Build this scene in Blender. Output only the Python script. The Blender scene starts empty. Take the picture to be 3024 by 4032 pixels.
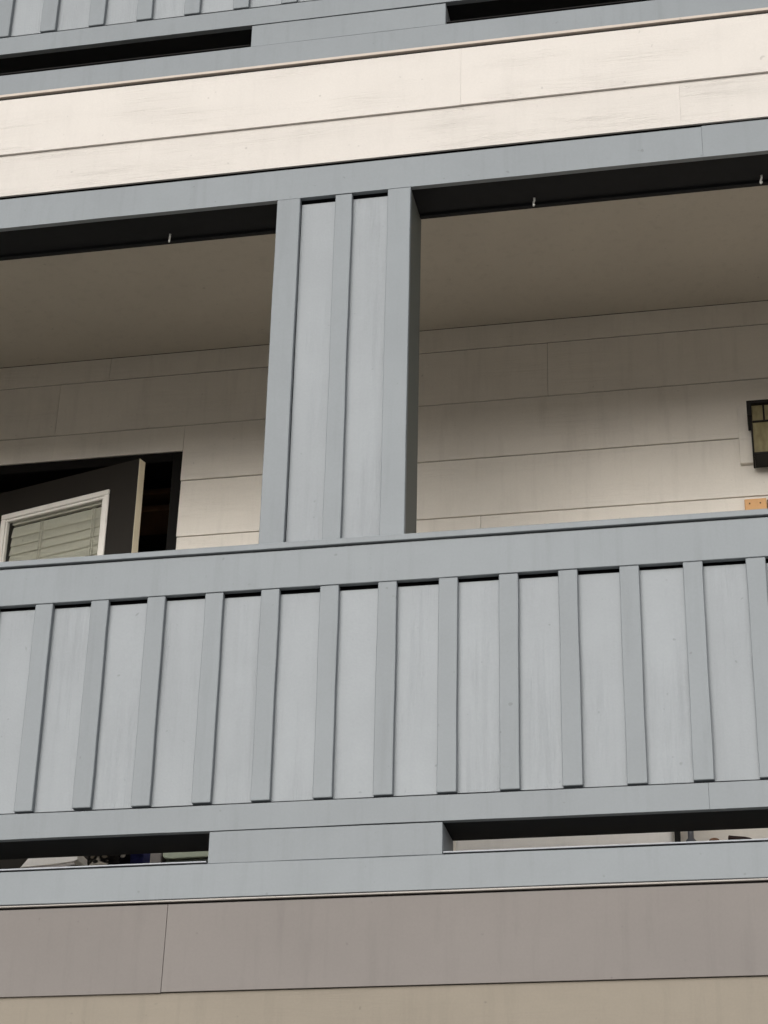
import bpy, bmesh, math, random
from mathutils import Vector, Matrix

random.seed(7)
SC = bpy.context.scene
COL = SC.collection
EYE = 1.6                     # eye height; all heights below are given from the eye and lifted by this

# ------------------------------------------------------------------ camera
cam_data = bpy.data.cameras.new('camera')
cam = bpy.data.objects.new('camera', cam_data)
COL.objects.link(cam)
cam_data.sensor_fit = 'HORIZONTAL'
cam_data.sensor_width = 36.0
cam_data.lens = 36.0 * 7999.6 / 3024.0
cam_data.clip_start = 0.1
cam_data.clip_end = 2000.0
pitch, yaw, roll = 0.4720438, 0.2081576, 0.0239654
fwd = Vector((-math.sin(yaw) * math.cos(pitch), math.cos(yaw) * math.cos(pitch), math.sin(pitch)))
right = Vector((math.cos(yaw), math.sin(yaw), 0))
up = right.cross(fwd)
r2 = right * math.cos(roll) + up * math.sin(roll)
u2 = -right * math.sin(roll) + up * math.cos(roll)
M = Matrix(((r2.x, u2.x, -fwd.x, 0), (r2.y, u2.y, -fwd.y, -6.0), (r2.z, u2.z, -fwd.z, EYE), (0, 0, 0, 1)))
cam.matrix_world = M
SC.camera = cam

# ------------------------------------------------------------------ world, sun, exposure
world = bpy.data.worlds.new('World')
SC.world = world
world.use_nodes = True
wn = world.node_tree
for n in list(wn.nodes):
    wn.nodes.remove(n)
w_out = wn.nodes.new('ShaderNodeOutputWorld')
w_bg = wn.nodes.new('ShaderNodeBackground')
w_hs = wn.nodes.new('ShaderNodeHueSaturation')
w_sky = wn.nodes.new('ShaderNodeTexSky')
w_sky.sky_type = 'NISHITA'
w_sky.sun_disc = False
SUN_EL, SUN_AZ = math.radians(19), math.radians(187)
w_sky.sun_elevation = SUN_EL
w_sky.sun_rotation = SUN_AZ
w_sky.air_density = 1.0
w_sky.dust_density = 3.0
w_hs.inputs['Saturation'].default_value = 0.22      # cloud cover: a nearly grey sky
w_bg.inputs['Strength'].default_value = 0.12
wn.links.new(w_sky.outputs[0], w_hs.inputs['Color'])
wn.links.new(w_hs.outputs[0], w_bg.inputs['Color'])
wn.links.new(w_bg.outputs[0], w_out.inputs['Surface'])

sun_data = bpy.data.lights.new('sun', 'SUN')
sun_data.energy = 1.5
sun_data.angle = math.radians(56)
sun_data.color = (1.0, 0.965, 0.92)
sun = bpy.data.objects.new('sun', sun_data)
COL.objects.link(sun)
sdir = Vector((math.sin(SUN_AZ) * math.cos(SUN_EL), math.cos(SUN_AZ) * math.cos(SUN_EL), math.sin(SUN_EL)))
sun.rotation_euler = (-sdir).to_track_quat('-Z', 'Y').to_euler()
sun.location = (0, -10, 15)

SC.render.engine = 'CYCLES'
SC.cycles.max_bounces = 8
SC.cycles.diffuse_bounces = 6
SC.view_settings.view_transform = 'Standard'
SC.view_settings.look = 'None'
SC.view_settings.gamma = 1.0
SC.view_settings.use_curve_mapping = False
SC.view_settings.exposure = 0.22

# ------------------------------------------------------------------ materials
def new_mat(name):
    m = bpy.data.materials.new(name)
    m.use_nodes = True
    nt = m.node_tree
    b = nt.nodes['Principled BSDF']
    return m, nt, b

def N(nt, kind, **kw):
    n = nt.nodes.new(kind)
    for k, v in kw.items():
        setattr(n, k, v)
    return n

def paint(name, col, rough=0.55, grain=None, bump=0.25, vary=0.06, fine=0.15, spec=0.3, gdark=0.97, dirt=0.10):
    """painted board; grain = axis along which the embossed wood grain runs ('x' or 'z')"""
    m, nt, b = new_mat(name)
    L = nt.links.new
    tc = N(nt, 'ShaderNodeTexCoord')
    oi = N(nt, 'ShaderNodeObjectInfo')
    off = N(nt, 'ShaderNodeVectorMath', operation='SCALE')
    off.inputs[0].default_value = (37.0, 11.0, 53.0)
    L(oi.outputs['Random'], off.inputs['Scale'])
    add = N(nt, 'ShaderNodeVectorMath', operation='ADD')
    L(tc.outputs['Object'], add.inputs[0]); L(off.outputs[0], add.inputs[1])
    # broad unevenness of the paint
    n1 = N(nt, 'ShaderNodeTexNoise')
    n1.inputs['Scale'].default_value = 3.5; n1.inputs['Detail'].default_value = 6; n1.inputs['Roughness'].default_value = 0.62
    L(add.outputs[0], n1.inputs['Vector'])
    # fine roller stipple
    n2 = N(nt, 'ShaderNodeTexNoise')
    n2.inputs['Scale'].default_value = 130; n2.inputs['Detail'].default_value = 3
    L(add.outputs[0], n2.inputs['Vector'])
    height = None
    if grain:
        mp = N(nt, 'ShaderNodeMapping')
        mp.inputs['Scale'].default_value = {'x': (1.3, 20, 20), 'z': (24, 24, 1.2)}[grain]
        L(add.outputs[0], mp.inputs['Vector'])
        g = N(nt, 'ShaderNodeTexNoise')
        g.inputs['Scale'].default_value = 1.6; g.inputs['Detail'].default_value = 5; g.inputs['Roughness'].default_value = 0.6
        g.inputs['Distortion'].default_value = 0.9
        L(mp.outputs[0], g.inputs['Vector'])
        # grain comes and goes along the board
        mp2 = N(nt, 'ShaderNodeMapping')
        mp2.inputs['Scale'].default_value = {'x': (2.2, 7, 7), 'z': (7, 7, 1.5)}[grain]
        L(add.outputs[0], mp2.inputs['Vector'])
        gm = N(nt, 'ShaderNodeTexNoise')
        gm.inputs['Scale'].default_value = 1.0; gm.inputs['Detail'].default_value = 2
        L(mp2.outputs[0], gm.inputs['Vector'])
        gr = N(nt, 'ShaderNodeMapRange')
        gr.inputs['From Min'].default_value = 0.42; gr.inputs['From Max'].default_value = 0.66
        L(gm.outputs[0], gr.inputs['Value'])
        rings = N(nt, 'ShaderNodeMath', operation='MULTIPLY'); rings.inputs[1].default_value = 3.5
        L(g.outputs[0], rings.inputs[0])
        fr = N(nt, 'ShaderNodeMath', operation='PINGPONG'); fr.inputs[1].default_value = 0.5
        L(rings.outputs[0], fr.inputs[0])
        hm = N(nt, 'ShaderNodeMath', operation='MULTIPLY')
        L(fr.outputs[0], hm.inputs[0]); L(gr.outputs[0], hm.inputs[1])
        height = hm
    # colour
    mr = N(nt, 'ShaderNodeMapRange')
    mr.inputs['From Min'].default_value = 0.3; mr.inputs['From Max'].default_value = 0.7
    mr.inputs['To Min'].default_value = 1.0 - vary; mr.inputs['To Max'].default_value = 1.0 + vary * 0.6
    L(n1.outputs[0], mr.inputs['Value'])
    mrf = N(nt, 'ShaderNodeMapRange')
    mrf.inputs['From Min'].default_value = 0.25; mrf.inputs['From Max'].default_value = 0.75
    mrf.inputs['To Min'].default_value = 0.975; mrf.inputs['To Max'].default_value = 1.025
    L(n2.outputs[0], mrf.inputs['Value'])
    orr = N(nt, 'ShaderNodeMapRange')
    orr.inputs['To Min'].default_value = 0.97; orr.inputs['To Max'].default_value = 1.03
    L(oi.outputs['Random'], orr.inputs['Value'])
    m1 = N(nt, 'ShaderNodeMath', operation='MULTIPLY'); L(mr.outputs[0], m1.inputs[0]); L(mrf.outputs[0], m1.inputs[1])
    m2a = N(nt, 'ShaderNodeMath', operation='MULTIPLY'); L(m1.outputs[0], m2a.inputs[0]); L(orr.outputs[0], m2a.inputs[1])
    # thin dirt runs down the face, and a few specks
    mps = N(nt, 'ShaderNodeMapping'); mps.inputs['Scale'].default_value = (22, 22, 1.6)
    L(add.outputs[0], mps.inputs['Vector'])
    ns = N(nt, 'ShaderNodeTexNoise'); ns.inputs['Scale'].default_value = 1.0; ns.inputs['Detail'].default_value = 5; ns.inputs['Roughness'].default_value = 0.65
    L(mps.outputs[0], ns.inputs['Vector'])
    srr = N(nt, 'ShaderNodeMapRange')
    srr.inputs['From Min'].default_value = 0.52; srr.inputs['From Max'].default_value = 0.78
    srr.inputs['To Min'].default_value = 1.0; srr.inputs['To Max'].default_value = 1.0 - dirt
    L(ns.outputs[0], srr.inputs['Value'])
    sp = N(nt, 'ShaderNodeTexNoise'); sp.inputs['Scale'].default_value = 38; sp.inputs['Detail'].default_value = 1
    L(add.outputs[0], sp.inputs['Vector'])
    spr = N(nt, 'ShaderNodeMapRange')
    spr.inputs['From Min'].default_value = 0.76; spr.inputs['From Max'].default_value = 0.82
    spr.inputs['To Min'].default_value = 1.0; spr.inputs['To Max'].default_value = 0.78
    L(sp.outputs[0], spr.inputs['Value'])
    m2b = N(nt, 'ShaderNodeMath', operation='MULTIPLY'); L(srr.outputs[0], m2b.inputs[0]); L(spr.outputs[0], m2b.inputs[1])
    m2 = N(nt, 'ShaderNodeMath', operation='MULTIPLY'); L(m2a.outputs[0], m2.inputs[0]); L(m2b.outputs[0], m2.inputs[1])
    last = m2
    if grain:
        gc = N(nt, 'ShaderNodeMapRange')
        gc.inputs['From Min'].default_value = 0.0; gc.inputs['From Max'].default_value = 0.5
        gc.inputs['To Min'].default_value = 1.0; gc.inputs['To Max'].default_value = gdark
        L(height.outputs[0], gc.inputs['Value'])
        m3 = N(nt, 'ShaderNodeMath', operation='MULTIPLY'); L(m2.outputs[0], m3.inputs[0]); L(gc.outputs[0], m3.inputs[1])
        last = m3
    vs = N(nt, 'ShaderNodeVectorMath', operation='SCALE')
    vs.inputs[0].default_value = col
    L(last.outputs[0], vs.inputs['Scale'])
    L(vs.outputs[0], b.inputs['Base Color'])
    # relief
    hh = N(nt, 'ShaderNodeMath', operation='MULTIPLY'); hh.inputs[1].default_value = fine
    L(n2.outputs[0], hh.inputs[0])
    h = hh
    if grain:
        ha = N(nt, 'ShaderNodeMath', operation='ADD'); L(hh.outputs[0], ha.inputs[0]); L(height.outputs[0], ha.inputs[1])
        h = ha
    bp = N(nt, 'ShaderNodeBump')
    bp.inputs['Strength'].default_value = bump
    bp.inputs['Distance'].default_value = 0.004
    L(h.outputs[0], bp.inputs['Height'])
    L(bp.outputs[0], b.inputs['Normal'])
    b.inputs['Roughness'].default_value = rough
    b.inputs['Specular IOR Level'].default_value = spec
    return m

def plain(name, col, rough=0.6, spec=0.3, metal=0.0, vary=0.08, scale=30):
    m, nt, b = new_mat(name)
    L = nt.links.new
    tc = N(nt, 'ShaderNodeTexCoord')
    n1 = N(nt, 'ShaderNodeTexNoise'); n1.inputs['Scale'].default_value = scale; n1.inputs['Detail'].default_value = 5
    L(tc.outputs['Object'], n1.inputs['Vector'])
    mr = N(nt, 'ShaderNodeMapRange')
    mr.inputs['From Min'].default_value = 0.3; mr.inputs['From Max'].default_value = 0.7
    mr.inputs['To Min'].default_value = 1 - vary; mr.inputs['To Max'].default_value = 1 + vary
    L(n1.outputs[0], mr.inputs['Value'])
    vs = N(nt, 'ShaderNodeVectorMath', operation='SCALE'); vs.inputs[0].default_value = col
    L(mr.outputs[0], vs.inputs['Scale']); L(vs.outputs[0], b.inputs['Base Color'])
    bp = N(nt, 'ShaderNodeBump'); bp.inputs['Strength'].default_value = 0.1; bp.inputs['Distance'].default_value = 0.002
    L(n1.outputs[0], bp.inputs['Height']); L(bp.outputs[0], b.inputs['Normal'])
    b.inputs['Roughness'].default_value = rough
    b.inputs['Specular IOR Level'].default_value = spec
    b.inputs['Metallic'].default_value = metal
    return m

MT = {}
MT['trim'] = paint('grey_trim_paint', (0.200, 0.221, 0.237), 0.5, None, 0.12, 0.05)
MT['panel'] = paint('grey_panel_paint', (0.272, 0.293, 0.311), 0.6, 'z', 0.6, 0.06, gdark=0.955, dirt=0.06)
MT['side'] = paint('grey_green_shade_paint', (0.115, 0.125, 0.115), 0.6, None, 0.1, 0.06)  # column's side faces: their shade is put into this darker grey-green colour
MT['cream'] = paint('cream_siding_paint', (0.55, 0.520, 0.487), 0.6, 'x', 0.75, 0.03, gdark=0.95, dirt=0.05)
MT['cream_strip'] = paint('cream_trim_paint', (0.47, 0.41, 0.36), 0.6, None, 0.1, 0.04)
MT['white_strip'] = paint('pale_trim_paint', (0.40,0.375,0.35), 0.6, None, 0.1, 0.04)
MT['mauve'] = paint('taupe_siding_paint', (0.182, 0.166, 0.156), 0.65, None, 0.1, 0.05)
MT['tan'] = paint('tan_siding_paint', (0.232, 0.204, 0.164), 0.65, 'x', 0.15, 0.06)
MT['wall'] = paint('warm_cream_wall_paint', (0.69, 0.655, 0.60), 0.6, 'x', 0.6, 0.05)
MT['ceil'] = paint('taupe_ceiling_paint', (0.56, 0.52, 0.45), 0.8, None, 0.08, 0.04)
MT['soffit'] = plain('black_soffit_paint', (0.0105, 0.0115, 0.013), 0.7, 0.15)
MT['backing'] = plain('black_membrane', (0.008, 0.008, 0.009), 0.9, 0.05)
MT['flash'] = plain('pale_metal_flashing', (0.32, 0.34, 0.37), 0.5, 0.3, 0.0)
MT['deck'] = plain('deck_coating', (0.60, 0.58, 0.55), 0.8)
MT['door'] = paint('dark_bronze_door_paint', (0.017, 0.0145, 0.012), 0.6, None, 0.05, 0.06, spec=0.2)
MT['door_frame'] = paint('black_door_frame_paint', (0.006, 0.0055, 0.005), 0.7, None, 0.05, 0.06, spec=0.1)
MT['door_edge'] = paint('pale_wood_edge', (0.86, 0.78, 0.60), 0.6, 'z', 0.2, 0.06)
MT['white'] = paint('white_frame_paint', (0.76, 0.74, 0.70), 0.45, None, 0.04, 0.03)
MT['slat'] = paint('blind_slat_plastic', (0.84, 0.82, 0.74), 0.45, None, 0.03, 0.03)
MT['cord'] = plain('blind_cord', (0.55, 0.53, 0.47), 0.8)
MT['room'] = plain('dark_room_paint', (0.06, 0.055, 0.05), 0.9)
MT['shelf'] = plain('brown_shelf_wood', (0.20, 0.11, 0.06), 0.6)
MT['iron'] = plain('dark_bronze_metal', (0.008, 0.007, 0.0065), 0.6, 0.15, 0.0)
MT['wood'] = paint('raw_orange_wood', (0.62, 0.36, 0.17), 0.7, 'z', 0.3, 0.16)
MT['dwood'] = paint('dark_brown_wood', (0.14, 0.075, 0.035), 0.7, 'z', 0.3, 0.16)
MT['hook'] = plain('white_coated_hook', (0.75, 0.75, 0.72), 0.35, 0.5)
MT['lid'] = paint('white_plastic', (0.90, 0.89, 0.87), 0.4, None, 0.04, 0.03)
MT['rib'] = plain('grey_plastic', (0.42, 0.40, 0.39), 0.5)
MT['navy'] = plain('navy_fabric', (0.02, 0.025, 0.11), 0.9, 0.1, 0, 0.35, 60)
MT['black'] = plain('black_fabric', (0.010, 0.010, 0.014), 0.9, 0.1)
MT['binm'] = plain('dark_grey_plastic', (0.22, 0.205, 0.20), 0.6)
MT['sage'] = plain('sage_green_plastic', (0.40, 0.46, 0.36), 0.4, 0.4)
MT['dgreen'] = plain('dark_green_plastic', (0.03, 0.04, 0.03), 0.5)
MT['bottle'] = plain('slate_grey_glaze', (0.09, 0.095, 0.11), 0.4, 0.4)
MT['terra'] = plain('brown_clay', (0.22, 0.12, 0.075), 0.8)
MT['leather'] = plain('dark_brown_leather', (0.035, 0.018, 0.017), 0.5, 0.4)
MT['nose'] = plain('dog_nose', (0.012, 0.010, 0.010), 0.35, 0.4)
MT['eye'] = plain('dog_eye', (0.008, 0.006, 0.005), 0.12, 0.5, 0, 0.0)

def glass_mat(name):
    # thin window pane: clear, with a faint mirror sheen
    m, nt, b = new_mat(name)
    L = nt.links.new
    nt.nodes.remove(b)
    out = [n for n in nt.nodes if n.type == 'OUTPUT_MATERIAL'][0]
    tr = N(nt, 'ShaderNodeBsdfTransparent'); tr.inputs[0].default_value = (0.95, 0.96, 0.95, 1)
    gl = N(nt, 'ShaderNodeBsdfGlossy'); gl.inputs['Roughness'].default_value = 0.02
    mx = N(nt, 'ShaderNodeMixShader')
    mx.inputs[0].default_value = 0.05
    L(tr.outputs[0], mx.inputs[1]); L(gl.outputs[0], mx.inputs[2]); L(mx.outputs[0], out.inputs['Surface'])
    return m
MT['glass'] = glass_mat('clear_glass')
def amber_mat():
    m, nt, b = new_mat('amber_seedy_glass')
    L = nt.links.new
    tc = N(nt, 'ShaderNodeTexCoord')
    mp = N(nt, 'ShaderNodeMapping'); mp.inputs['Scale'].default_value = (1, 1, .45); L(tc.outputs['Object'], mp.inputs['Vector'])
    n1 = N(nt, 'ShaderNodeTexNoise'); n1.inputs['Scale'].default_value = 45; n1.inputs['Detail'].default_value = 5
    L(mp.outputs[0], n1.inputs['Vector'])
    cr = N(nt, 'ShaderNodeValToRGB')
    cr.color_ramp.elements[0].color = (0.115, 0.095, 0.042, 1); cr.color_ramp.elements[0].position = .3
    cr.color_ramp.elements[1].color = (0.20, 0.175, 0.09, 1); cr.color_ramp.elements[1].position = .7
    L(n1.outputs[0], cr.inputs[0]); L(cr.outputs[0], b.inputs['Base Color'])
    b.inputs['Roughness'].default_value = 0.3
    return m
MT['amber'] = amber_mat()

def asphalt():
    m, nt, b = new_mat('pale_asphalt')
    L = nt.links.new
    tc = N(nt, 'ShaderNodeTexCoord')
    n1 = N(nt, 'ShaderNodeTexNoise'); n1.inputs['Scale'].default_value = 0.6; n1.inputs['Detail'].default_value = 8
    n2 = N(nt, 'ShaderNodeTexNoise'); n2.inputs['Scale'].default_value = 60; n2.inputs['Detail'].default_value = 3
    L(tc.outputs['Object'], n1.inputs['Vector']); L(tc.outputs['Object'], n2.inputs['Vector'])
    mx = N(nt, 'ShaderNodeMath', operation='ADD'); L(n1.outputs[0], mx.inputs[0]); L(n2.outputs[0], mx.inputs[1])
    cr = N(nt, 'ShaderNodeValToRGB')
    cr.color_ramp.elements[0].color = (0.20, 0.19, 0.175, 1); cr.color_ramp.elements[0].position = .3
    cr.color_ramp.elements[1].color = (0.36, 0.345, 0.315, 1); cr.color_ramp.elements[1].position = .75
    hv = N(nt, 'ShaderNodeMath', operation='MULTIPLY'); hv.inputs[1].default_value = 0.5; L(mx.outputs[0], hv.inputs[0])
    L(hv.outputs[0], cr.inputs[0]); L(cr.outputs[0], b.inputs['Base Color'])
    b.inputs['Roughness'].default_value = 0.9
    return m
MT['ground'] = asphalt()

# ------------------------------------------------------------------ builders
def link(name, me, mat, parent=None, loc=(0, 0, 0)):
    o = bpy.data.objects.new(name, me)
    COL.objects.link(o)
    if mat is not None:
        me.materials.clear(); me.materials.append(mat)
    o.location = loc
    if parent is not None:
        o.parent = parent
        o.location = Vector(loc) - root_loc(parent)
    return o

def root_loc(p):
    v = Vector(p.location)
    while p.parent is not None:
        p = p.parent
        v += Vector(p.location)
    return v

def thing(name, label, cat, loc, group=None):
    o = bpy.data.objects.new(name, None)
    COL.objects.link(o)
    o.empty_display_size = 0.1
    o.location = (loc[0], loc[1], loc[2] + EYE)
    o['label'] = label; o['category'] = cat
    if group: o['group'] = group
    return o

def mesh_of(bm, name, smooth=False):
    bmesh.ops.recalc_face_normals(bm, faces=bm.faces)
    me = bpy.data.meshes.new(name)
    bm.to_mesh(me); bm.free()
    if smooth:
        for p in me.polygons: p.use_smooth = True
    return me

WOBBLY = {'top_rail', 'bottom_rail', 'edge_board', 'infill_board', 'batten', 'face_board', 'corner_board', 'cap_rail', 'trim_strip', 'sill_flashing'}

def box(name, x0, x1, y0, y1, z0, z1, mat, parent=None, bevel=0.0015, tilt=0.0):
    c = Vector(((x0 + x1) / 2, (y0 + y1) / 2, (z0 + z1) / 2 + EYE))
    d = ((x1 - x0), (y1 - y0), (z1 - z0))
    bm = bmesh.new()
    bmesh.ops.create_cube(bm, size=1)
    bmesh.ops.scale(bm, vec=d, verts=bm.verts)
    if name in WOBBLY:
        # sawn boards are never quite straight: cut the board along its length and let the edges wander a little
        ax = max(range(3), key=lambda i: d[i])
        n = max(3, min(16, int(d[ax] / 0.12)))
        for k in range(1, n):
            co = Vector((0, 0, 0)); no = Vector((0, 0, 0)); no[ax] = 1; co[ax] = d[ax] * (k / n - 0.5) + random.uniform(-.015, .015)
            bmesh.ops.bisect_plane(bm, geom=list(bm.verts) + list(bm.edges) + list(bm.faces), plane_co=co, plane_no=no)
        amp = {'batten': 0.0013, 'trim_strip': 0.0006, 'cap_rail': 0.0008, 'sill_flashing': 0.0005}.get(name, 0.0008)
        ph = [random.uniform(0, 9) for _ in range(6)]
        for v in bm.verts:
            t = v.co[ax]
            if abs(abs(t) - d[ax] / 2) < 1e-5: continue
            for j in range(3):
                if j == ax or (j == 1 and name != 'batten'): continue
                s_ = 1 if v.co[j] > 0 else -1
                a_ = amp if not (name == 'batten' and j == 1) else 0.0003
                v.co[j] += a_ * (0.6 * math.sin(6.1 * t + ph[j] + s_) + 0.4 * math.sin(17 * t + ph[j + 3] - 2 * s_))
    if bevel:
        eg = [e for e in bm.edges if len(e.link_faces) == 2 and e.calc_face_angle() > 0.5]
        bmesh.ops.bevel(bm, geom=eg, offset=min(bevel, min(d) * .3), segments=1, affect='EDGES')
    if tilt:
        bmesh.ops.rotate(bm, cent=(0, 0, 0), matrix=Matrix.Rotation(tilt, 3, 'Y'), verts=bm.verts)
    return link(name, mesh_of(bm, name), mat, parent, c)

def prism(name, pts, axis, a0, a1, mat, parent=None, bevel=0.0, smooth=False):
    """outline pts extruded along an axis: axis 'x' -> pts are (y,z); 'y' -> (x,z); 'z' -> (x,y)"""
    def v3(p, a):
        if axis == 'x': return Vector((a, p[0], p[1] + EYE))
        if axis == 'y': return Vector((p[0], a, p[1] + EYE))
        return Vector((p[0], p[1], a + EYE))
    A = [v3(p, a0) for p in pts]; B = [v3(p, a1) for p in pts]
    c = sum(A + B, Vector()) / (2 * len(pts))
    bm = bmesh.new()
    va = [bm.verts.new(v - c) for v in A]; vb = [bm.verts.new(v - c) for v in B]
    bm.faces.new(va); bm.faces.new(vb[::-1])
    n = len(pts)
    for i in range(n):
        bm.faces.new((va[i], va[(i + 1) % n], vb[(i + 1) % n], vb[i]))
    if bevel:
        bmesh.ops.recalc_face_normals(bm, faces=bm.faces)
        bmesh.ops.bevel(bm, geom=list(bm.edges), offset=bevel, segments=2, affect='EDGES')
    return link(name, mesh_of(bm, name, smooth), mat, parent, c)

def lap(name, x0, x1, y, z0, z1, mat, parent, proud=0.010, thick=0.008):
    """one lap-siding board: its foot stands proud of the board below"""
    return prism(name, [(y - proud, z0), (y - proud + thick, z0), (y + thick, z1 + 0.015), (y, z1 + 0.015)], 'x', x0, x1, mat, parent)

def lathe(name, prof, loc, mat, parent=None, seg=24):
    bm = bmesh.new()
    rings = []
    for r, z in prof:
        if r < 1e-5:
            rings.append([bm.verts.new((0, 0, z))])
        else:
            rings.append([bm.verts.new((r * math.cos(2 * math.pi * i / seg), r * math.sin(2 * math.pi * i / seg), z)) for i in range(seg)])
    for a, b in zip(rings, rings[1:]):
        for i in range(seg):
            j = (i + 1) % seg
            if len(a) == 1 and len(b) == 1: continue
            if len(a) == 1: bm.faces.new((a[0], b[i], b[j]))
            elif len(b) == 1: bm.faces.new((a[i], a[j], b[0]))
            else: bm.faces.new((a[i], a[j], b[j], b[i]))
    return link(name, mesh_of(bm, name, True), mat, parent, (loc[0], loc[1], loc[2] + EYE))

def tube(name, pts, rad, mat, parent=None, seg=8):
    bm = bmesh.new()
    P = [Vector((p[0], p[1], p[2] + EYE)) for p in pts]
    c = sum(P, Vector()) / len(P)
    prev = None
    for i, p in enumerate(P):
        t = (P[min(i + 1, len(P) - 1)] - P[max(i - 1, 0)]).normalized()
        a = t.orthogonal().normalized() if abs(t.x) > .9 else t.cross(Vector((1, 0, 0))).normalized()
        b_ = t.cross(a)
        ring = [bm.verts.new(p - c + rad * (a * math.cos(2 * math.pi * k / seg) + b_ * math.sin(2 * math.pi * k / seg))) for k in range(seg)]
        if prev:
            for k in range(seg):
                bm.faces.new((prev[k], prev[(k + 1) % seg], ring[(k + 1) % seg], ring[k]))
        else:
            bm.faces.new(ring)
        prev = ring
    bm.faces.new(prev)
    return link(name, mesh_of(bm, name, True), mat, parent, c)

def struct(o):
    o['kind'] = 'structure'
    return o

X0, X1 = -4.70, 1.90          # how far the building front is built
FLOOR = 3.297                 # storey height
BACK = 1.70                   # depth of the balcony's rear wall
WALLT = 0.205                 # thickness of parapet, beam
rnd = random.uniform

# ------------------------------------------------------------------ setting: ground, decks, ceiling
bm = bmesh.new()
bmesh.ops.create_grid(bm, x_segments=4, y_segments=4, size=400)
struct(link('ground', mesh_of(bm, 'ground'), MT['ground'], None, (0, 0, 0)))
struct(box('balcony_deck', X0, X1, 0.03, BACK, 1.66, 1.905, MT['deck'], bevel=0))
struct(box('upper_balcony_deck', X0, X1, 0.22, BACK, 4.98, 1.905 + FLOOR, MT['deck'], bevel=0))
struct(box('balcony_ceiling', X0, X1, 0.215, BACK, 4.93, 4.975, MT['ceil'], bevel=0))
struct(box('upper_balcony_ceiling', X0, X1, 0.03, BACK, 4.93 + FLOOR, 5.2 + FLOOR, MT['ceil'], bevel=0))
struct(box('side_wall', X0 - 0.12, X0 - 0.002, 0.0, BACK + 0.2, -EYE, 8.5, MT['wall'], bevel=0))  # unseen end wall, added to block light from the open end
struct(box('side_wall', X1 + 0.002, X1 + 0.12, 0.0, BACK + 0.2, -EYE, 8.5, MT['wall'], bevel=0))  # the same added light-blocking wall at the other end, out of view

# ------------------------------------------------------------------ parapets
def parapet(dz, label, first, group):
    SL, SR = (-1.812, -1.057) if dz == 0 else (-1.845, -1.072)      # the solid piece between the two slots
    p = thing('balcony_parapet', label, 'parapet', (-1.4, 0.1, 1.81 + dz), group)
    b = lambda n, *a, **k: box(n, *a, p, **k)
    # black core so that every joint reads as a dark gap
    b('core', X0, X1, 0.040, WALLT - 0.02, 2.045 + dz, 3.008 + dz, MT['backing'], bevel=0)
    b('core', X0, X1, 0.020, 0.029, 1.806 + dz, 1.919 + dz, MT['backing'], bevel=0)
    b('core', SL + 0.002, SR - 0.002, 0.022, WALLT - 0.02, 1.932 + dz, 2.038 + dz, MT['backing'], bevel=0)
    b('cap_rail', X0, X1, -0.011, WALLT + 0.016, 3.0165 + dz, 3.038 + dz, MT['trim'])
    # top rail boards, butted
    for xa, xb in ((X0, -3.11), (-3.108, 0.93), (0.932, X1)):
        b('top_rail', xa, xb, 0.0, 0.024, 2.872 + dz + rnd(-.001, .001), 3.012 + dz, MT['trim'])
    seams = (X0, -3.02, -0.230, X1) if not first == 0 else (X0, -2.30, 0.55, X1)
    for xa, xb in zip(seams, seams[1:]):
        b('bottom_rail', xa, xb - 0.0005, 0.0, 0.024, 2.031 + dz, 2.116 + dz, MT['trim'], bevel=0.0004)
    seams = (X0, -3.4, 0.41, X1)
    for xa, xb in zip(seams, seams[1:]):
        b('edge_board', xa, xb - 0.0005, 0.0, 0.019, 1.812 + dz, 1.922 + dz, MT['trim'])
    # solid board between the slots, let in a hair behind the rails
    b('infill_board', SL, SR, 0.003, 0.021, 1.9235 + dz, 2.0285 + dz, MT['trim'])
    for xx in (SL, SR):
        s = 1 if xx == SL else -1
        b('slot_end_board', xx if s > 0 else xx - 0.012, xx + 0.012 if s > 0 else xx, 0.0225, WALLT, 1.93 + dz, 2.029 + dz, MT['panel'])
    # black underside of the bottom rail and the inner face
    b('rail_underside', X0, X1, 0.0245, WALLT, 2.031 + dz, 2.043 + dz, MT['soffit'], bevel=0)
    b('inner_lining', X0, X1, WALLT - 0.018, WALLT - 0.001, 2.046 + dz, 3.012 + dz, MT['wall'], bevel=0)
    # drip flashing on the sill of each slot
    for xa, xb in ((X0, SL - 0.004), (SR + 0.004, X1)):
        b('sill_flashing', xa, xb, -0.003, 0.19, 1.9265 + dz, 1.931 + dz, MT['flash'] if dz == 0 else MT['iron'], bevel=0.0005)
        b('flashing_bed', xa, xb, 0.004, 0.18, 1.9225 + dz, 1.926 + dz, MT['backing'], bevel=0)
    # panels and battens
    k0 = first
    x = k0
    i = 0
    while x < X1 - 0.3:
        w = 0.0635
        nx = x + 0.2005
        ja = rnd(-.003, .003)
        bt = b('batten', x + ja, x + w + ja, 0.001, 0.0225, 2.1265 + dz + rnd(-.002, .002), 2.870 + dz, MT['trim'], bevel=0.002, tilt=rnd(-.0015, .0015))
        b('panel', x + w / 2 + 0.001, nx + w / 2 - 0.001, 0.0235 + rnd(0, .0015), 0.034, (2.1275 if dz == 0 else 2.1415) + dz, 2.860 + dz + rnd(-.002, .002), MT['panel'], bevel=0.001)
        x = nx
        i += 1
    return p

parapet(0.0, 'grey board and batten parapet in front of the balcony with the door and lantern', -2.483 - 0.2005 * 10, 'balcony parapets')
parapet(FLOOR, 'grey parapet of the storey above the cream siding, its top cut off', -2.900 - 0.2045 * 8, 'balcony parapets')

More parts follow.
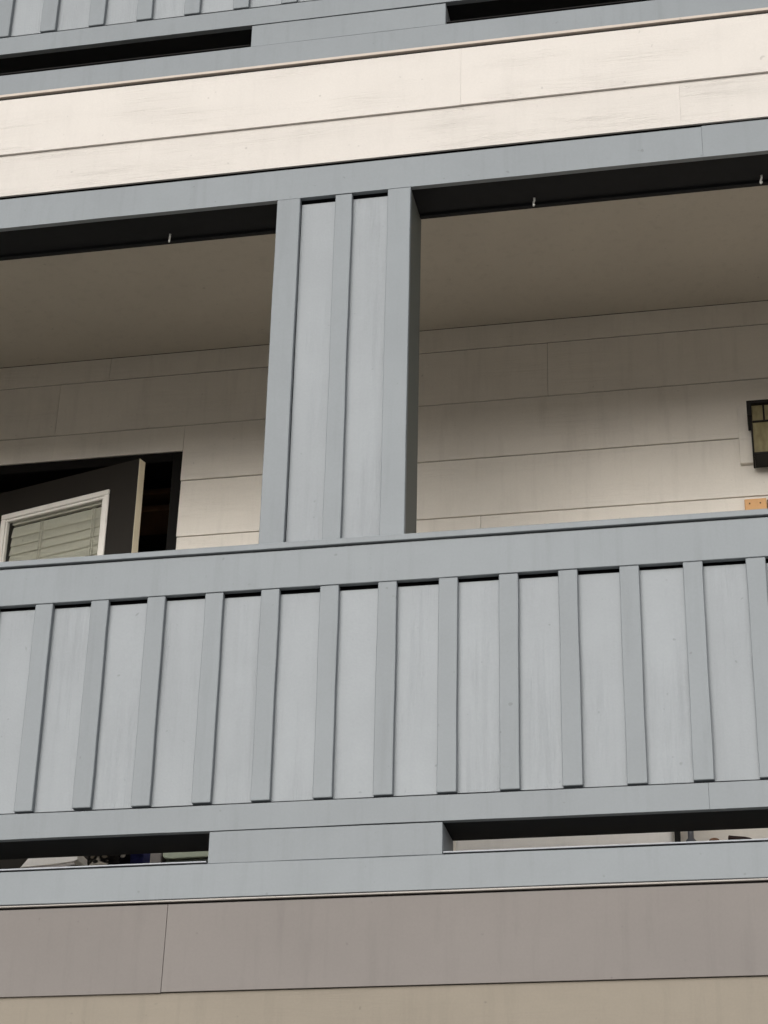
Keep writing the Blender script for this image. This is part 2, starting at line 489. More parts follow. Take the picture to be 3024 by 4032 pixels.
# ------------------------------------------------------------------ column
c = thing('column', 'wide grey board and batten column standing on the parapet between the balcony openings', 'column', (-1.45, 0.1, 3.04))
cz0, cz1 = 3.0385, 4.4705
box('core', -1.698, -1.200, 0.045, 0.20, cz0 + 0.002, cz1 - 0.002, MT['backing'], c, bevel=0)
box('corner_board', -1.702, -1.614, 0.0, 0.024, cz0, cz1, MT['trim'], c, bevel=0.002)
box('corner_board', -1.282, -1.196, 0.0, 0.024, cz0, cz1, MT['trim'], c, bevel=0.002)
box('batten', -1.480, -1.417, 0.001, 0.0235, cz0, cz1 - 0.002, MT['trim'], c, bevel=0.002)
box('panel', -1.613, -1.449, 0.025, 0.037, cz0, cz1 - 0.014, MT['panel'], c, bevel=0.001)
box('panel', -1.447, -1.283, 0.026, 0.038, cz0, cz1 - 0.012, MT['panel'], c, bevel=0.001)
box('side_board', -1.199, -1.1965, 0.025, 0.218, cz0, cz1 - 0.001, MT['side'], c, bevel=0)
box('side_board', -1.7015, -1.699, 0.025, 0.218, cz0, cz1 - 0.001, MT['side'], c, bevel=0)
box('rear_board', -1.699, -1.199, 0.201, 0.2175, cz0, cz1 - 0.001, MT['trim'], c, bevel=0)

# ------------------------------------------------------------------ header beam over the openings
h = thing('header_beam', 'flat grey beam with black underside spanning both balcony openings under the cream siding', 'beam', (-1.4, 0.1, 4.472))
hs = (X0, -3.4, -0.129, X1)
for i, (xa, xb) in enumerate(zip(hs, hs[1:])):
    box('face_board', xa, xb - 0.0005, rnd(0.0, 0.0012), 0.022, 4.472 + rnd(-.0008, .0008), 4.607 + (0.003, -0.001, 0.002, 0.0)[i], MT['trim'], h, bevel=0.0004)
box('core', X0, X1, 0.024, 0.205, 4.482, 5.10, MT['backing'], h, bevel=0)
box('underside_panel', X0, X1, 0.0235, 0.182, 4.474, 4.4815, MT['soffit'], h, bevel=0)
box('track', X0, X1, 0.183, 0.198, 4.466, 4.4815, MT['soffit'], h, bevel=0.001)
box('track', X0, X1, 0.1985, 0.212, 4.4715, 4.4815, MT['iron'], h, bevel=0.001)
box('inner_board', X0, X1, 0.2055, 0.2145, 4.483, 4.925, MT['wall'], h, bevel=0)

HL = ['small white hook screwed under the beam to the left of the column',
      'small white hook screwed under the beam just right of the column',
      'small white hook under the beam above the wall lantern']
for lb, hx in zip(HL, (-2.163, -0.758, 0.072)):
    t = thing('hook', lb, 'hook', (hx, 0.15, 4.474), 'white hooks under the beam')
    pts = [(hx, 0.150, 4.475), (hx, 0.150, 4.462)]
    for a in range(0, 10):
        an = math.pi * (0.5 + a / 8.0)
        pts.append((hx - 0.005 * math.sin(math.pi * a / 9), 0.150 - 0.010 * math.cos(an) * 1.0 - 0.0, 4.452 + 0.010 * math.sin(an)))
    tube('wire', pts, 0.0036, MT['hook'], t)
    lathe('collar', [(0, 0.0), (0.004, 0.0), (0.0035, -0.003), (0, -0.003)], (hx, 0.150, 4.474), MT['hook'], t, 12)

# ------------------------------------------------------------------ cream siding band
s = thing('siding_wall', 'cream lap siding band between the two storeys above the grey beam', 'wall', (-1.4, 0.02, 4.61))
box('trim_strip', X0, X1, -0.004, 0.012, 5.1060, 5.1180, MT['cream_strip'], s, bevel=0.001)
for za, zb, seams in ((4.818, 5.080, (X0, -3.3, -1.011, 1.2, X1)), (4.6165, 4.806, (X0, -3.9, -0.1996, X1))):
    for xa, xb in zip(seams, seams[1:]):
        lap('siding_board', xa, xb - 0.0005, 0.004, za + rnd(-.0008, .0008), zb, MT['cream'], s, 0.011, 0.009)
box('backing', X0, X1, 0.0145, 0.0195, 4.612, 5.104, MT['backing'], s, bevel=0)

# ------------------------------------------------------------------ siding of the storey below
s = thing('siding_wall', 'taupe and tan lap siding below the slotted parapet at the bottom of the facade', 'wall', (-1.4, 0.02, -EYE))
box('trim_strip', X0, X1, -0.004, 0.010, 1.8030, 1.8080, MT['white_strip'], s, bevel=0.001)
z = 1.5165
seams = (X0, -1.933, X1)
for xa, xb, dz in ((X0, -1.9345, -0.0015), (-1.9325, X1, 0.0005)):
    lap('siding_board', xa, xb, 0.004, z + dz, 1.781, MT['mauve'], s, 0.011, 0.009)
k = 0
while z > -EYE + 0.05:
    z2 = max(z - 0.30, -EYE + 0.002)
    sm = (X0, rnd(-4.2, -2.9), rnd(0.4, 1.6), X1)
    for xa, xb in zip(sm, sm[1:]):
        lap('siding_board', xa, xb - 0.0005, 0.004, z2, z - 0.016, MT['tan'], s, 0.011, 0.009)
    z = z2
    k += 1
box('backing', X0, X1, 0.0145, 0.0195, -EYE, 1.80, MT['backing'], s, bevel=0)

# ------------------------------------------------------------------ rear wall with doorway
DX0, DX1, DZ1 = -3.66, -2.56, 4.395
w = thing('rear_wall', 'cream lap siding wall at the back of the balcony holding the doorway', 'wall', (-1.4, BACK, 1.905))
laps = [4.807, 4.533, 4.247, 3.966, 3.69, 3.41, 3.13, 2.85, 2.57, 2.29, 2.01, 1.907]
tops = [4.93] + laps[:-1]
for i, (za, zt) in enumerate(zip(laps, tops)):
    segs = [(X0, X1)]
    if za < DZ1:
        segs = [(X0, DX0), (DX1, X1)]
    cut = {0: (-2.943,), 1: (-3.18, -0.9), 2: (-1.5,), 3: (-2.0, 0.6), 4: (-1.2,)}.get(i, (rnd(-2, 1),))
    for (a, bb) in segs:
        xs = [a] + [q for q in cut if a + .1 < q < bb - .1] + [bb]
        for xa, xb in zip(xs, xs[1:]):
            o = lap('siding_board', xa, xb - 0.002, BACK, za + rnd(-.0008, .0008), min(zt - 0.016, 4.912), MT['wall'], w, 0.010, 0.009)
box('backing', DX1, X1, BACK + 0.012, BACK + 0.10, 1.905, 4.975, MT['backing'], w, bevel=0)
box('backing', X0, DX0, BACK + 0.012, BACK + 0.10, 1.905, 4.975, MT['backing'], w, bevel=0)
box('backing', DX0, DX1, BACK + 0.012, BACK + 0.10, DZ1 + 0.004, 4.975, MT['backing'], w, bevel=0)
box('mounting_block', -0.089, 0.17, BACK - 0.030, BACK - 0.004, 4.112, 4.406, MT['wall'], w, bevel=0.002)
for xa, xb in ((DX0 + 0.001, -3.18), (-3.1795, DX1 - 0.001)):
    lap('siding_board', xa, xb, BACK, DZ1 + 0.003, 4.517, MT['wall'], w, 0.010, 0.009)
# dark door frame lining the doorway
f = box('door_frame', DX0, DX0 + 0.045, BACK - 0.006, BACK + 0.16, 1.907, DZ1, MT['door_frame'], w)
box('door_frame', DX1 - 0.045, DX1, BACK - 0.006, BACK + 0.16, 1.907, DZ1, MT['door_frame'], w)
box('door_frame', DX0 + 0.046, DX1 - 0.046, BACK - 0.006, BACK + 0.16, DZ1 - 0.045, DZ1 - 0.0005, MT['door_frame'], w)

# dark room behind the doorway
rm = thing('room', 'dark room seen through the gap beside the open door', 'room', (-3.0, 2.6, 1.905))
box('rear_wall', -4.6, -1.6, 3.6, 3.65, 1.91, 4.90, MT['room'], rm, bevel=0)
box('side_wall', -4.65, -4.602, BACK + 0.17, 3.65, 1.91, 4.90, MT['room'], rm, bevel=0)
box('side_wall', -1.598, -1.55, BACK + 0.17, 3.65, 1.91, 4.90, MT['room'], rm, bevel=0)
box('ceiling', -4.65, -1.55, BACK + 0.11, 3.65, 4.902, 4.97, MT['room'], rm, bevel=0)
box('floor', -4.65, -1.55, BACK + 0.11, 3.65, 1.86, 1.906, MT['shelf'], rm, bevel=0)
sh = thing('bookshelf', 'brown wooden shelves inside the dark room behind the door edge', 'shelf', (-2.75, 2.3, 1.907))
for zz in (2.3, 2.75, 3.2, 3.65, 4.12, 4.40, 4.49):
    box('shelf', -3.25, -2.30, 2.25, 2.50, zz, zz + 0.03, MT['shelf'], sh)
box('side_panel', -3.28, -3.252, 2.25, 2.52, 1.908, 4.52, MT['shelf'], sh)
box('side_panel', -2.298, -2.27, 2.25, 2.52, 1.908, 4.52, MT['shelf'], sh)

# ------------------------------------------------------------------ open door with blinds
DW = 0.885
HX, HY = -2.715 - 0.957 * DW, 1.56 + 0.289 * DW
ang = math.atan2(-0.289, 0.957)
door = thing('door', 'dark bronze door standing ajar with a white framed window and closed blinds', 'door', (HX, HY, 1.915))
door.rotation_euler = (0, 0, ang)
dz0 = 1.915
def dbox(name, u0, u1, v0, v1, z0, z1, mat, parent=None, bevel=0.0015):
    """box in the door's own frame: u from the hinge, v into the room, z absolute"""
    bm = bmesh.new(); bmesh.ops.create_cube(bm, size=1)
    d = (u1 - u0, v1 - v0, z1 - z0)
    bmesh.ops.scale(bm, vec=d, verts=bm.verts)
    if bevel:
        bmesh.ops.bevel(bm, geom=list(bm.edges), offset=min(bevel, min(d) * .3), segments=1, affect='EDGES')
    me = mesh_of(bm, name); me.materials.append(mat)
    o = bpy.data.objects.new(name, me); COL.objects.link(o)
    o.parent = parent or door
    pc = Vector(((u0 + u1) / 2, (v0 + v1) / 2, (z0 + z1) / 2 - dz0))
    if parent is not None and parent is not door:
        pc = pc - parent.location
    o.location = pc
    return o
ZT = 4.30
la, lb = DW - 0.742, DW - 0.143         # window frame outer edges
lt, lbm = 4.176, 2.55
dbox('stile', 0, la + 0.012, 0, 0.044, dz0, ZT, MT['door'], bevel=0)
dbox('stile', lb - 0.012, DW, 0, 0.044, dz0, ZT, MT['door'], bevel=0)
dbox('rail', la + 0.0121, lb - 0.0121, 0, 0.044, lt - 0.012, ZT, MT['door'], bevel=0)
dbox('rail', la + 0.0121, lb - 0.0121, 0, 0.044, dz0, lbm + 0.012, MT['door'])
dbox('latch_edge', DW + 0.0005, DW + 0.0025, 0.001, 0.043, dz0, ZT, MT['door_edge'], bevel=0)
wf = dbox('window_frame', la, lb, -0.012, -0.0005, lt - 0.026, lt, MT['white'], bevel=0.004)
dbox('frame_bar', la, la + 0.026, -0.012, -0.0005, lbm, lt - 0.0265, MT['white'], wf, 0.004)
dbox('frame_bar', lb - 0.026, lb, -0.012, -0.0005, lbm, lt - 0.0265, MT['white'], wf, 0.004)
dbox('frame_bar', la + 0.0265, lb - 0.0265, -0.012, -0.0005, lbm, lbm + 0.026, MT['white'], wf, 0.004)
# inner stepped bead
i0, i1 = la + 0.0265, lb - 0.0265
dbox('bead', i0, i1, -0.006, 0.012, lt - 0.040, lt - 0.0268, MT['white'], wf, 0.002)
dbox('bead', i0, i0 + 0.011, -0.006, 0.012, lbm + .03, lt - 0.0402, MT['white'], wf, 0.002)
dbox('bead', i1 - 0.011, i1, -0.006, 0.012, lbm + .03, lt - 0.0402, MT['white'], wf, 0.002)
dbox('glass', i0 + 0.0112, i1 - 0.0112, 0.010, 0.013, lbm + 0.028, lt - 0.0405, MT['glass'], bevel=0)
bl = dbox('blind', i0 + 0.016, i1 - 0.016, 0.022, 0.043, lt - 0.046, lt - 0.016, MT['slat'], bevel=0.002)
zz = lt - 0.084
base = None
while zz > lbm + 0.05:
    # closed slat: a shallow curved strip leaning on the one below
    bm = bmesh.new()
    u0, u1 = i0 + 0.018 + rnd(-.001, .001), i1 - 0.018 + rnd(-.001, .001)
    rows = []
    for j in range(5):
        t = j / 4 - 0.5
        rows.append((t * 0.058, 0.030 + 0.011 * t - 0.008 * (0.25 - t * t)))
    vs = []
    for (dzv, v) in rows:
        vs.append([bm.verts.new(((u - (u0 + u1) / 2), v - 0.030, dzv)) for u in (u0, u1)])
    for a, b_ in zip(vs, vs[1:]):
        bm.faces.new((a[0], a[1], b_[1], b_[0]))
    bmesh.ops.solidify(bm, geom=list(bm.faces), thickness=0.0022)
    me = mesh_of(bm, 'slat', False); me.materials.append(MT['slat'])
    o = bpy.data.objects.new('slat', me); COL.objects.link(o); o.parent = bl
    o.location = Vector(((u0 + u1) / 2, 0.028, zz - dz0)) - bl.location
    o.rotation_euler = (rnd(-.03, .03), rnd(-.003, .003), 0)
    zz -= 0.0445
for u in (DW - 0.53, DW - 0.242):
    for k in range(2):
        dbox('ladder_cord', u - 0.0015 + k * 0.012, u + 0.0015 + k * 0.012, 0.0145, 0.0165, lbm + 0.03, lt - 0.06, MT['cord'], bl, 0)
hd = dbox('handle_plate', DW - 0.075, DW - 0.035, -0.006, -0.0005, 2.82, 3.02, MT['iron'])
dbox('lever', DW - 0.17, DW - 0.045, -0.045, -0.033, 2.92, 2.94, MT['iron'], hd)
dbox('spindle', DW - 0.06, DW - 0.048, -0.034, -0.0065, 2.922, 2.938, MT['iron'], hd)

# ------------------------------------------------------------------ wall lantern
lx0, lx1 = -0.035, 0.115
lc = (lx0 + lx1) / 2
ly0, ly1 = 1.545, 1.665
ln = thing('wall_lantern', 'dark metal wall lantern with amber glass panes fixed beside the cream siding', 'lantern', (lc, 1.668, 4.03))
lxa, lxb = lx0 - 0.012, lx1 + 0.012
# cap: a skirt with low pyramid roof
def frame_ring(name, xa, xb, ya, yb, za, zb, t, mat, parent):
    box(name, xa, xb, ya, ya + t, za, zb, mat, parent)
    box(name, xa, xa + t, ya + t + .0003, yb, za, zb, mat, parent)
    box(name, xb - t, xb, ya + t + .0003, yb, za, zb, mat, parent)
sk = box('cap', lxa, lxb, ly0 - 0.012, ly1, 4.318, 4.334, MT['iron'], ln, 0.001)
rf = prism('roof', [(lxa + .01, 4.3343), (lxb - .01, 4.3343), (lc + 0.03, 4.343), (lc - 0.03, 4.343)], 'y', ly0 + 0.03, ly1, MT['iron'], sk, 0.002)
# side cheeks of the cap hang lower than the front
box('cheek', lxa, lx0 + 0.008, ly0 - 0.012, ly1, 4.262, 4.3175, MT['iron'], sk, 0.001)
box('cheek', lx1 - 0.008, lxb, ly0 - 0.012, ly1, 4.262, 4.3175, MT['iron'], sk, 0.001)
for xx in (lx0, lx1 - 0.008):
    box('corner_bar', xx, xx + 0.008, ly0, ly0 + 0.008, 4.092, 4.2615, MT['iron'], ln, 0.001)
    box('corner_bar', xx, xx + 0.008, ly1 - 0.008, ly1, 4.092, 4.2615, MT['iron'], ln, 0.001)
box('crossbar', lx0 + 0.0085, lx1 - 0.0085, ly0, ly0 + 0.006, 4.235, 4.243, MT['iron'], ln, 0.001)
for xx in (lc - 0.022, lc + 0.014):
    box('glazing_bar', xx, xx + 0.008, ly0, ly0 + 0.006, 4.2435, 4.3175, MT['iron'], ln, 0.001)
frame_ring('base_rim', lx0, lx1, ly0 - 0.002, ly1, 4.079, 4.0915, 0.008, MT['iron'], ln)
box('glass_pane', lx0 + 0.008, lx1 - 0.008, ly0 + 0.0065, ly0 + 0.010, 4.092, 4.3175, MT['amber'], ln, 0)
for xx in (lx0 + 0.002, lx1 - 0.005):
    box('glass_pane', xx, xx + 0.003, ly0 + 0.009, ly1 - 0.009, 4.092, 4.3175, MT['amber'], ln, 0)
box('base_plate', lx0 + 0.0085, lx1 - 0.0085, ly0 + 0.007, ly1, 4.081, 4.090, MT['iron'], ln, 0.001)
box('wall_plate', lx0 + 0.01, lx1 - 0.01, ly1 + 0.0003, 1.6695, 4.095, 4.31, MT['iron'], ln, 0.001)

# ------------------------------------------------------------------ boards under the lantern
t = thing('wooden_board', 'orange raw wood board nailed upright to the cream wall below the lantern', 'board', (-0.04, 1.67, 2.95))
box('plank', -0.083, 0.0085, 1.664, 1.6885, 2.95, 3.938, MT['wood'], t, 0.003)
for xx in (-0.062, -0.018):
    box('nail', xx - .003, xx + .003, 1.6615, 1.6638, 3.912, 3.918, MT['dwood'], t, 0)
t = thing('wooden_board', 'dark brown board upright at the picture edge beside the orange wood board', 'board', (0.05, 1.67, 2.95))
box('plank', 0.0105, 0.10, 1.667, 1.6885, 2.95, 3.932, MT['dwood'], t, 0.003)

# ------------------------------------------------------------------ things on the deck, seen through the right slot
DK = 1.9065
FY = 1.45                     # they stand towards the rear wall, where daylight comes in over the parapet
t = thing('storage_bench', 'long white storage bench with rounded corners behind the right slot of the parapet', 'bench', (-0.83, 1.5, DK))
pts = []
bx0, bx1, by0, by1, rr = -1.264, -0.428, FY, 1.67, 0.025
for (cx, cy, a0) in ((bx1 - rr, by1 - rr, 0), (bx0 + rr, by1 - rr, 90), (bx0 + rr, by0 + rr, 180), (bx1 - rr, by0 + rr, 270)):
    for a in range(0, 91, 18):
        an = math.radians(a0 + a); pts.append((cx + rr * math.cos(an), cy + rr * math.sin(an)))
prism('body', pts, 'z', DK + 0.001, 2.56, MT['lid'], t)
prism('lid', [(-0.846 + (a + 0.846) * 1.02, 1.56 + (q - 1.56) * 1.03) for a, q in pts], 'z', 2.5605, 2.585, MT['lid'], t)

t = thing('plant_stand', 'thin black metal stand beside the end of the white bench', 'stand', (-0.405, FY, DK))
lathe('base_disc', [(0, 0), (0.10, 0), (0.10, 0.012), (0.02, 0.018), (0, 0.018)], (-0.33, FY - 0.14, DK + 0.0005), MT['iron'], t)
box('pole', -0.4227, -0.4004, FY - 0.01, FY + 0.01, DK + 0.020, 2.72, MT['iron'], t, 0.002)
box('foot', -0.4227, -0.33, FY - 0.14, FY - 0.0105, DK + 0.019, DK + 0.034, MT['iron'], t, 0.002)
lathe('tray', [(0, 0), (0.11, 0), (0.115, 0.02), (0.108, 0.02), (0.10, 0.006), (0, 0.006)], (-0.406, FY, 2.7205), MT['iron'], t)

t = thing('low_table', 'low dark table behind the right slot carrying the bottle, pot and shoe', 'table', (0.03, 1.48, DK))
TT = 2.384
box('table_top', -0.391, 0.45, FY - 0.005, 1.64, TT - 0.018, TT, MT['iron'], t, 0.003)
for xx in (-0.37, 0.415):
    for yy in (FY + 0.015, 1.59):
        box('leg', xx, xx + 0.02, yy, yy + 0.02, DK, TT - 0.0185, MT['iron'], t, 0.002)

t = thing('bottle', 'slate grey bottle with narrow neck and flared shoulder on the low table', 'bottle', (-0.3635, FY + 0.035, TT))
lathe('body', [(0, 0.0), (0.022, 0.0), (0.0225, 0.020), (0.018, 0.030), (0.0118, 0.037), (0.0110, 0.090), (0.0128, 0.094), (0.0128, 0.103), (0, 0.103)], (-0.3635, FY + 0.035, TT + 0.0005), MT['bottle'], t)
t = thing('clay_pot', 'small round brown pot between the grey bottle and the dark shoe', 'pot', (-0.277, FY + 0.04, TT))
lathe('body', [(0, 0.0), (0.016, 0.0), (0.0205, 0.011), (0.0215, 0.022), (0.018, 0.031), (0.011, 0.034), (0.010, 0.032), (0, 0.025)], (-0.277, FY + 0.04, TT + 0.0005), MT['terra'], t)
t = thing('shoe', 'dark brown shoe lying on the low table right of the small brown pot', 'shoe', (-0.176, FY + 0.04, TT))
prism('upper', [(-0.2216, TT + 0.013), (-0.1325, TT + 0.013), (-0.1325, TT + 0.020), (-0.1425, TT + 0.027), (-0.1626, TT + 0.032), (-0.189, TT + 0.035), (-0.2116, TT + 0.038), (-0.2227, TT + 0.040), (-0.225, TT + 0.029)], 'y', FY + 0.02, FY + 0.065, MT['leather'], t, 0.002, True)
prism('sole', [(-0.2216, TT + 0.0005), (-0.137, TT + 0.0005), (-0.1303, TT + 0.0125), (-0.2238, TT + 0.0125)], 'y', FY + 0.018, FY + 0.067, MT['lid'], t, 0.001)

# ------------------------------------------------------------------ things on the deck, seen through the left slot
t = thing('side_table', 'white slanted side table top behind the left slot, left of the dog', 'table', (-2.80, 1.25, DK))
yb = 1.40
prism('table_top', [(-3.0095, 2.3855), (-2.960, 2.446), (-2.773, 2.446), (-2.772, 2.410), (-2.786, 2.4025), (-2.870, 2.393)], 'y', yb, yb + 0.13, MT['lid'], t, 0.002)
prism('edge_strip', [(-3.000, 2.382), (-2.870, 2.3925), (-2.787, 2.402), (-2.781, 2.391), (-2.870, 2.377), (-3.000, 2.370)], 'y', yb + 0.004, yb + 0.13, MT['rib'], t, 0.001)
for xx in (-2.98, -2.815):
    for yy in (yb + 0.01, yb + 0.09):
        box('leg', xx, xx + 0.03, yy, yy + 0.03, DK, 2.373, MT['rib'], t)

t = thing('cushion', 'crumpled black and navy cushion lying right of the dog behind the left slot', 'cushion', (-2.24, 0.62, DK))
def pillow(name, x0, x1, y0, y1, z0, z1, mat, parent):
    bm = bmesh.new(); bmesh.ops.create_cube(bm, size=2)
    bmesh.ops.subdivide_edges(bm, edges=list(bm.edges), cuts=7, use_grid_fill=True)
    for v in bm.verts:
        x, y, zc = v.co
        e = max(0.0, 1 - (x * x * 0.5 + y * y * 0.35)) 
        zc = zc * (0.45 + 0.55 * math.sqrt(e))
        q = 0.03 * math.sin(9 * x + 4 * y) + 0.03 * math.sin(7 * y - 5 * x)
        v.co = Vector((x * (x1 - x0) / 2, y * (y1 - y0) / 2, (zc + q) * (z1 - z0) / 2))
    return link(name, mesh_of(bm, name, True), mat, parent, ((x0 + x1) / 2, (y0 + y1) / 2, (z0 + z1) / 2 + EYE))
pillow('black_half', -2.345, -2.275, 0.62, 0.70, DK, 2.185, MT['black'], t)
pillow('navy_half', -2.276, -2.230, 0.60, 0.68, DK, 2.24, MT['navy'], t)
t = thing('ball', 'tiny white ball resting on the black cushion just right of the dog', 'ball', (-2.318, 0.66, 2.172))
lathe('shell', [(0, -0.011)] + [(0.011 * math.cos(a), 0.011 * math.sin(a)) for a in [math.radians(q) for q in range(-75, 76, 15)]] + [(0, 0.011)], (-2.306, 0.600, 2.160), MT['lid'], t, 16)

t = thing('bin', 'plain dark grey bin between the navy cushion and the pale green planter', 'bin', (-2.45, 1.48, DK))
prism('body', [(-2.489, DK + 0.0005), (-2.432, DK + 0.0005), (-2.424, 2.52), (-2.510, 2.52)], 'y', 1.40, 1.60, MT['binm'], t, 0.003)
box('rim', -2.514, -2.421, 1.396, 1.604, 2.5205, 2.535, MT['binm'], t, 0.003)

t = thing('planter', 'pale green trough planter on a dark stand at the right end of the left slot', 'planter', (-2.29, 1.48, DK))
prism('trough', [(-2.4195, 2.412), (-2.413, 2.4025), (-2.387, 2.398), (-2.14, 2.4025), (-2.14, 2.49), (-2.4215, 2.49)], 'y', 1.40, 1.60, MT['sage'], t, 0.002)
box('rim', -2.430, -2.13, 1.392, 1.608, 2.4905, 2.505, MT['sage'], t, 0.002)
box('stand_rail', -2.410, -2.204, 1.412, 1.59, 2.380, 2.3955, MT['dgreen'], t, 0.002)
for xx in (-2.410, -2.225):
    for yy in (1.42, 1.57):
        box('leg', xx, xx + 0.016, yy, yy + 0.016, DK, 2.3795, MT['dgreen'], t, 0.001)

# ------------------------------------------------------------------ dog
NX, NY, NZ = -2.336, 0.415, 2.073      # the tip of its nose
def fur_mat():
    m, nt, b = new_mat('dog_coat')
    L = nt.links.new
    at = N(nt, 'ShaderNodeVertexColor', layer_name='coat')
    tc = N(nt, 'ShaderNodeTexCoord')
    n1 = N(nt, 'ShaderNodeTexNoise'); n1.inputs['Scale'].default_value = 220; n1.inputs['Detail'].default_value = 4
    L(tc.outputs['Object'], n1.inputs['Vector'])
    mr = N(nt, 'ShaderNodeMapRange'); mr.inputs['To Min'].default_value = .7; mr.inputs['To Max'].default_value = 1.25
    L(n1.outputs[0], mr.inputs['Value'])
    vs = N(nt, 'ShaderNodeVectorMath', operation='SCALE'); L(at.outputs['Color'], vs.inputs[0]); L(mr.outputs[0], vs.inputs['Scale'])
    L(vs.outputs[0], b.inputs['Base Color'])
    bp = N(nt, 'ShaderNodeBump'); bp.inputs['Strength'].default_value = .5; bp.inputs['Distance'].default_value = .003
    L(n1.outputs[0], bp.inputs['Height']); L(bp.outputs[0], b.inputs['Normal'])
    b.inputs['Roughness'].default_value = 0.85
    b.inputs['Specular IOR Level'].default_value = 0.15
    return m
dog = thing('dog', 'small black and white dog peering out of the left slot with white muzzle and blaze', 'dog', (NX, 0.60, DK))
bm = bmesh.new()
def blob(c, r, rot=None):
    bmn = bmesh.new(); bmesh.ops.create_icosphere(bmn, subdivisions=3, radius=1)
    bmesh.ops.scale(bmn, vec=r, verts=bmn.verts)
    if rot: bmesh.ops.rotate(bmn, cent=(0, 0, 0), matrix=Matrix.Rotation(rot[0], 3, rot[1]), verts=bmn.verts)
    bmesh.ops.translate(bmn, vec=c, verts=bmn.verts)
    tmp = bpy.data.meshes.new('t'); bmn.to_mesh(tmp); bmn.free(); bm.from_mesh(tmp); bpy.data.meshes.remove(tmp)
def limb(a, b_, ra, rb, n=7):
    a, b_ = Vector(a), Vector(b_)
    for i in range(n):
        t_ = i / (n - 1); q = a.lerp(b_, t_); r = ra + (rb - ra) * t_
        blob(q, (r, r, r))
# coordinates relative to the nose tip (x right, y back, z up)
blob((0, 0.075, 0.030), (0.056, 0.056, 0.050))            # skull
blob((0, 0.030, 0.000), (0.025, 0.034, 0.019))            # muzzle
blob((0, 0.052, 0.016), (0.026, 0.034, 0.024))            # bridge
blob((-0.020, 0.046, -0.004), (0.022, 0.026, 0.018))      # cheeks
blob((0.020, 0.046, -0.004), (0.022, 0.026, 0.018))
blob((-0.022, 0.036, 0.030), (0.013, 0.014, 0.009))       # brows
blob((0.022, 0.036, 0.030), (0.013, 0.014, 0.009))
blob((0, 0.028, -0.016), (0.018, 0.026, 0.010))           # jaw
for sgn in (-1, 1):                                        # ears, standing and tipped outward
    limb((sgn * 0.040, 0.085, 0.060), (sgn * 0.058, 0.090, 0.118), 0.020, 0.005, 6)
limb((0, 0.10, 0.015), (0, 0.17, -0.040), 0.048, 0.060, 6)  # neck
limb((0, 0.17, -0.060), (0.01, 0.36, -0.070), 0.072, 0.066, 8)  # trunk, lying
blob((0.0, 0.38, -0.085), (0.075, 0.070, 0.070))           # haunch
for sgn in (-1, 1):
    limb((sgn * 0.045, 0.17, -0.085), (sgn * 0.050, 0.15, -0.140), 0.032, 0.024, 5)   # upper arm
    limb((sgn * 0.050, 0.15, -0.144), (sgn * 0.042, 0.03, -0.148), 0.020, 0.015, 7)   # forearm flat on the deck
    blob((sgn * 0.042, 0.012, -0.150), (0.019, 0.027, 0.014))                         # paw
    limb((sgn * 0.066, 0.38, -0.100), (sgn * 0.078, 0.28, -0.142), 0.040, 0.018, 6)   # thigh
    limb((sgn * 0.078, 0.30, -0.148), (sgn * 0.078, 0.21, -0.150), 0.016, 0.014, 5)
limb((0.0, 0.45, -0.10), (0.06, 0.53, -0.145), 0.018, 0.010, 7)   # tail
me = bpy.data.meshes.new('dog_body'); bm.to_mesh(me); bm.free()
tmp = bpy.data.objects.new('tmp', me); COL.objects.link(tmp)
md = tmp.modifiers.new('r', 'REMESH'); md.mode = 'VOXEL'; md.voxel_size = 0.0042
sm = tmp.modifiers.new('s', 'SMOOTH'); sm.iterations = 3; sm.factor = 0.5
dg = bpy.context.evaluated_depsgraph_get(); dg.update()
body = bpy.data.meshes.new_from_object(tmp.evaluated_get(dg))
bpy.data.objects.remove(tmp, do_unlink=True)
body.name = 'dog_body'
attr = body.color_attributes.new('coat', 'FLOAT_COLOR', 'POINT')
def smooth(a, b_, x):
    t_ = max(0.0, min(1.0, (x - a) / (b_ - a))); return t_ * t_ * (3 - 2 * t_)
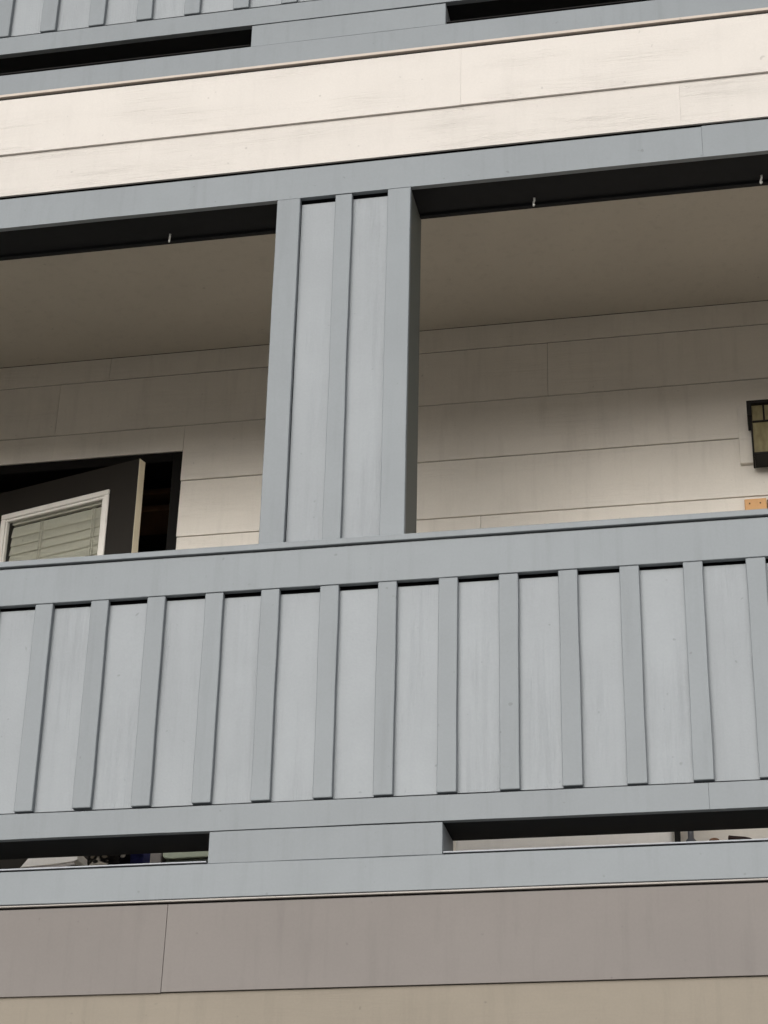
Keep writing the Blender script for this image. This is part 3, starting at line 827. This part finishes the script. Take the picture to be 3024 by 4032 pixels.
for i, v in enumerate(body.vertices):
    x, y, zc = v.co
    wgt = 0.0
    if y < 0.07 and zc < 0.05:
        # blaze: a wedge that narrows from the nose to the brow; white muzzle under it
        half = 0.020 * (1 - max(0.0, min(1.0, (zc + 0.002) / 0.034)))
        wgt = max(wgt, 1 - smooth(half - 0.003, half + 0.002, abs(x)))
        if zc < 0.012:
            wgt = max(wgt, (1 - smooth(0.030, 0.036, abs(x))) * (1 - smooth(0.004, 0.011, zc)))
    if zc < -0.018 and y < 0.20 and abs(x) < 0.05: wgt = 1.0          # throat and chest
    if zc < -0.125 and y < 0.09: wgt = 1.0                            # white paws
    if -0.066 < x < -0.036 and -0.03 < zc < 0.012 and y < 0.12 and zc < -0.36 * (x + 0.036) : wgt = max(wgt, 0.55)
    brow = min(1.0, max(0, 1 - (((abs(x) - 0.022) / 0.010) ** 2 + ((zc - 0.031) / 0.006) ** 2)) * 2) if y < 0.06 else 0
    base_c = Vector((0.008, 0.008, 0.009)) * (1 - wgt) + Vector((0.84, 0.82, 0.79)) * wgt
    base_c = base_c * (1 - brow) + Vector((0.30, 0.27, 0.23)) * brow
    attr.data[i].color = (*base_c, 1)
for p_ in body.polygons: p_.use_smooth = True
bo = link('body', body, fur_mat(), dog, (NX, NY, NZ + EYE))
def ball(name, c, r, mat, sub=3):
    bmn = bmesh.new(); bmesh.ops.create_icosphere(bmn, subdivisions=sub, radius=1)
    bmesh.ops.scale(bmn, vec=r, verts=bmn.verts)
    return link(name, mesh_of(bmn, name, True), mat, dog, (NX + c[0], NY + c[1], NZ + EYE + c[2]))
ball('nose', (0, -0.003, 0.006), (0.0095, 0.006, 0.0065), MT['nose'])
for sgn in (-1, 1):
    ball('eye', (sgn * 0.0265, 0.0335, 0.018), (0.0085, 0.0065, 0.0082), MT['eye'])

# ------------------------------------------------------------------ storey above: a rear wall to close it
uw = thing('rear_wall', 'dark rear wall of the balcony above, barely seen behind the top slots', 'wall', (-1.4, BACK, 1.905 + FLOOR))
for i, (za, zt) in enumerate(zip(laps, tops)):
    lap('siding_board', X0, X1, BACK, za + FLOOR, min(zt - 0.016, 4.912) + FLOOR, MT['wall'], uw, 0.010, 0.009)
box('backing', X0, X1, BACK + 0.012, BACK + 0.10, 5.21, 8.25, MT['backing'], uw, bevel=0)
